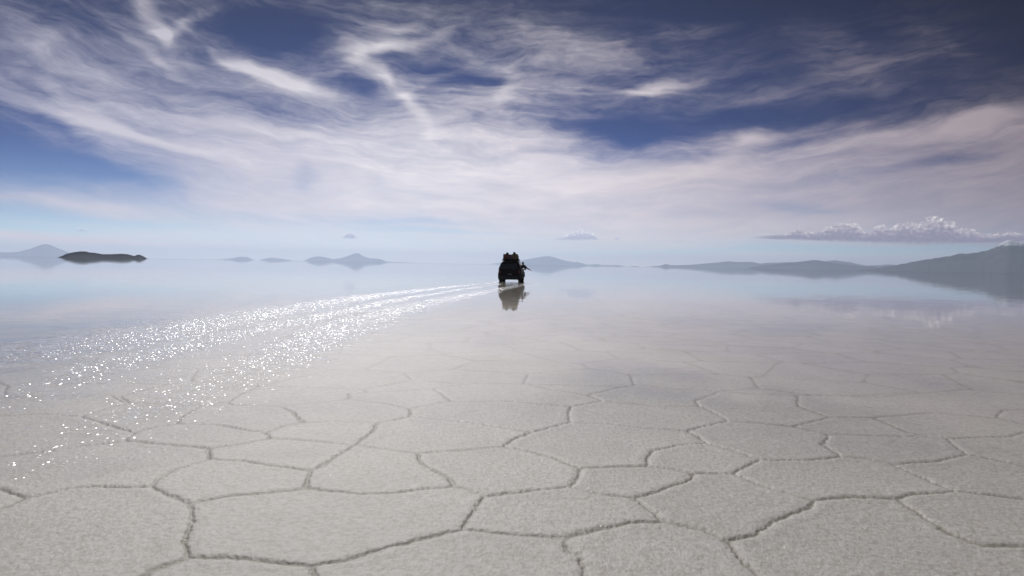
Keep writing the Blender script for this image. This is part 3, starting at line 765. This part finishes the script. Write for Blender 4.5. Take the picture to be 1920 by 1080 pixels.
bag('travel_bag', 'rust red bag at the left end of the roof luggage', 'bag', (-.46, -1.72, Z0), (.32, .62, .44), fabric['rust'], 2, G)
bag('travel_bag', 'dull plum bag between the rust red bag and the khaki bag', 'bag', (-.02, -1.72, Z0), (.44, .62, .41), fabric['plum'], 2, G)
bag('travel_bag', 'khaki brown bag at the right end of the roof luggage', 'bag', (.42, -1.72, Z0), (.42, .62, .46), fabric['khaki'], 2, G)
bag('bundle', 'black tarpaulin spread on the roof rack beneath the bags', 'tarpaulin', (0, -.85, 1.86), (1.24, 2.1, .19), fabric['black'], 4, G, .05)
bag('bundle', 'flat black wrapped bundle in front of the bags on the roof rack', 'bundle', (0, -.50, Z0+.03), (1.12, 1.3, .32), fabric['black'], 3, G)
def rolled(label, c, r, L, mat):
    bm = bmesh.new(); tube(bm, (0, -L / 2, r), (0, L / 2, r), r, r, 16)
    tube(bm, (0, -L / 2 - .004, r), (0, -L / 2 - .014, r), r * .55, r * .5, 12); tube(bm, (0, -L * .3, r), (0, -L * .25, r), r * 1.06, r * 1.06, 16)
    o = from_bm('rolled_mat', bm, mat, None, bevel=.012)
    o.matrix_world = CM @ Matrix.Translation(c); o['label'] = label; o['category'] = 'rolled mat'; o['group'] = 'rolled mats on the bags'
rolled('black rolled mat lying on top of the left bags', (-.27, -1.72, Z0 + .40), .095, .7, fabric['black'])
rolled('wider dark rolled mat lying on top of the khaki bag', (.36, -1.72, Z0 + .44), .10, .66, fabric['olive'])

# ------------------------------------------------------------------ person leaning out of the window with an arm held out
skin = simple('skin', (.20, .11, .07), .55)
shirt = simple('dark_shirt', (.018, .022, .018), .9, var=.2)
def skinned(name, pts, edges, mat, parent=None, sub=2, root=0, fat=1.3):
    me = bpy.data.meshes.new(name); me.from_pydata([p[:3] for p in pts], edges, [])
    o = link(name, me, mat, parent)
    md = o.modifiers.new('skin', 'SKIN'); 
    if not me.skin_vertices: me.skin_vertices.new()
    for i, p in enumerate(pts):
        r = p[3]; me.skin_vertices[0].data[i].radius = (r * fat, r * fat)
    me.skin_vertices[0].data[root].use_root = True
    o.modifiers.new('sub', 'SUBSURF').levels = sub; o.modifiers['sub'].render_levels = sub
    return o
PY = .25
pts = [(.50, PY, .95, .17), (.66, PY, 1.12, .155), (.82, PY, 1.28, .160), (.96, PY, 1.42, .145), (1.0, PY, 1.54, .060), (1.01, PY, 1.59, .072), (1.02, PY, 1.65, .092), (1.04, PY - .005, 1.71, .075),
       (1.12, PY - .02, 1.41, .090), (1.26, PY - .03, 1.31, .062), (1.40, PY - .04, 1.225, .052), (1.55, PY - .04, 1.14, .042), (1.64, PY - .04, 1.09, .034), (1.70, PY - .04, 1.06, .036),
       (.92, PY + .20, 1.40, .070), (.98, PY + .32, 1.20, .050), (.92, PY + .30, 1.16, .040)]
E_ = [(0, 1), (1, 2), (2, 3), (3, 4), (4, 5), (5, 6), (6, 7), (3, 8), (8, 9), (9, 10), (10, 11), (11, 12), (12, 13), (3, 14), (14, 15), (15, 16)]
person = skinned('person', pts, E_, skin, None, 2)
# clothing, hair, fingers
shirt_pts = [(x, y, z, r * 1.12 if not isinstance(r, tuple) else r) for x, y, z, r in pts[:4]] + [(1.12, PY - .02, 1.41, .110), (1.26, PY - .03, 1.31, .078), (1.40, PY - .04, 1.225, .066), (.92, PY + .20, 1.40, .082), (.98, PY + .32, 1.20, .062)]
skinned('shirt', shirt_pts, [(0, 1), (1, 2), (2, 3), (3, 4), (4, 5), (5, 6), (3, 7), (7, 8)], shirt, person, 2)
bm = bmesh.new(); bmesh.ops.create_icosphere(bm, subdivisions=3, radius=.115)
for v in bm.verts: v.co.x *= 1.1; v.co += v.normal * .008 * math.sin(v.co.x * 60 + v.co.z * 80)
bmesh.ops.delete(bm, geom=[v for v in bm.verts if v.co.x > .05 and v.co.z < .03], context='VERTS')
bmesh.ops.translate(bm, vec=(1.015, PY - .01, 1.70), verts=bm.verts)
from_bm('hair', bm, simple('dark_hair', (.015, .011, .009), .7), person)
hp = [(1.69, PY - .04, 1.065, .030)]; he = []
for f, (yy, L) in enumerate([(-.075, .075), (-.052, .085), (-.030, .082), (-.010, .066)]):
    i = len(hp)
    hp += [(1.75, PY + yy, 1.035, .013), (1.75 + L * .6, PY + yy - .003, 1.007, .010), (1.75 + L, PY + yy, .975, .008)]
    he += [(0, i), (i, i + 1), (i + 1, i + 2)]
i = len(hp); hp += [(1.70, PY + .012, 1.04, .013), (1.74, PY + .035, 1.005, .010)]; he += [(0, i), (i, i + 1)]
skinned('hand', hp, he, skin, person, 1, fat=1.1)
person.matrix_world = CM
person['label'] = 'person in dark clothes leaning out of the car window with one arm held out'; person['category'] = 'person'
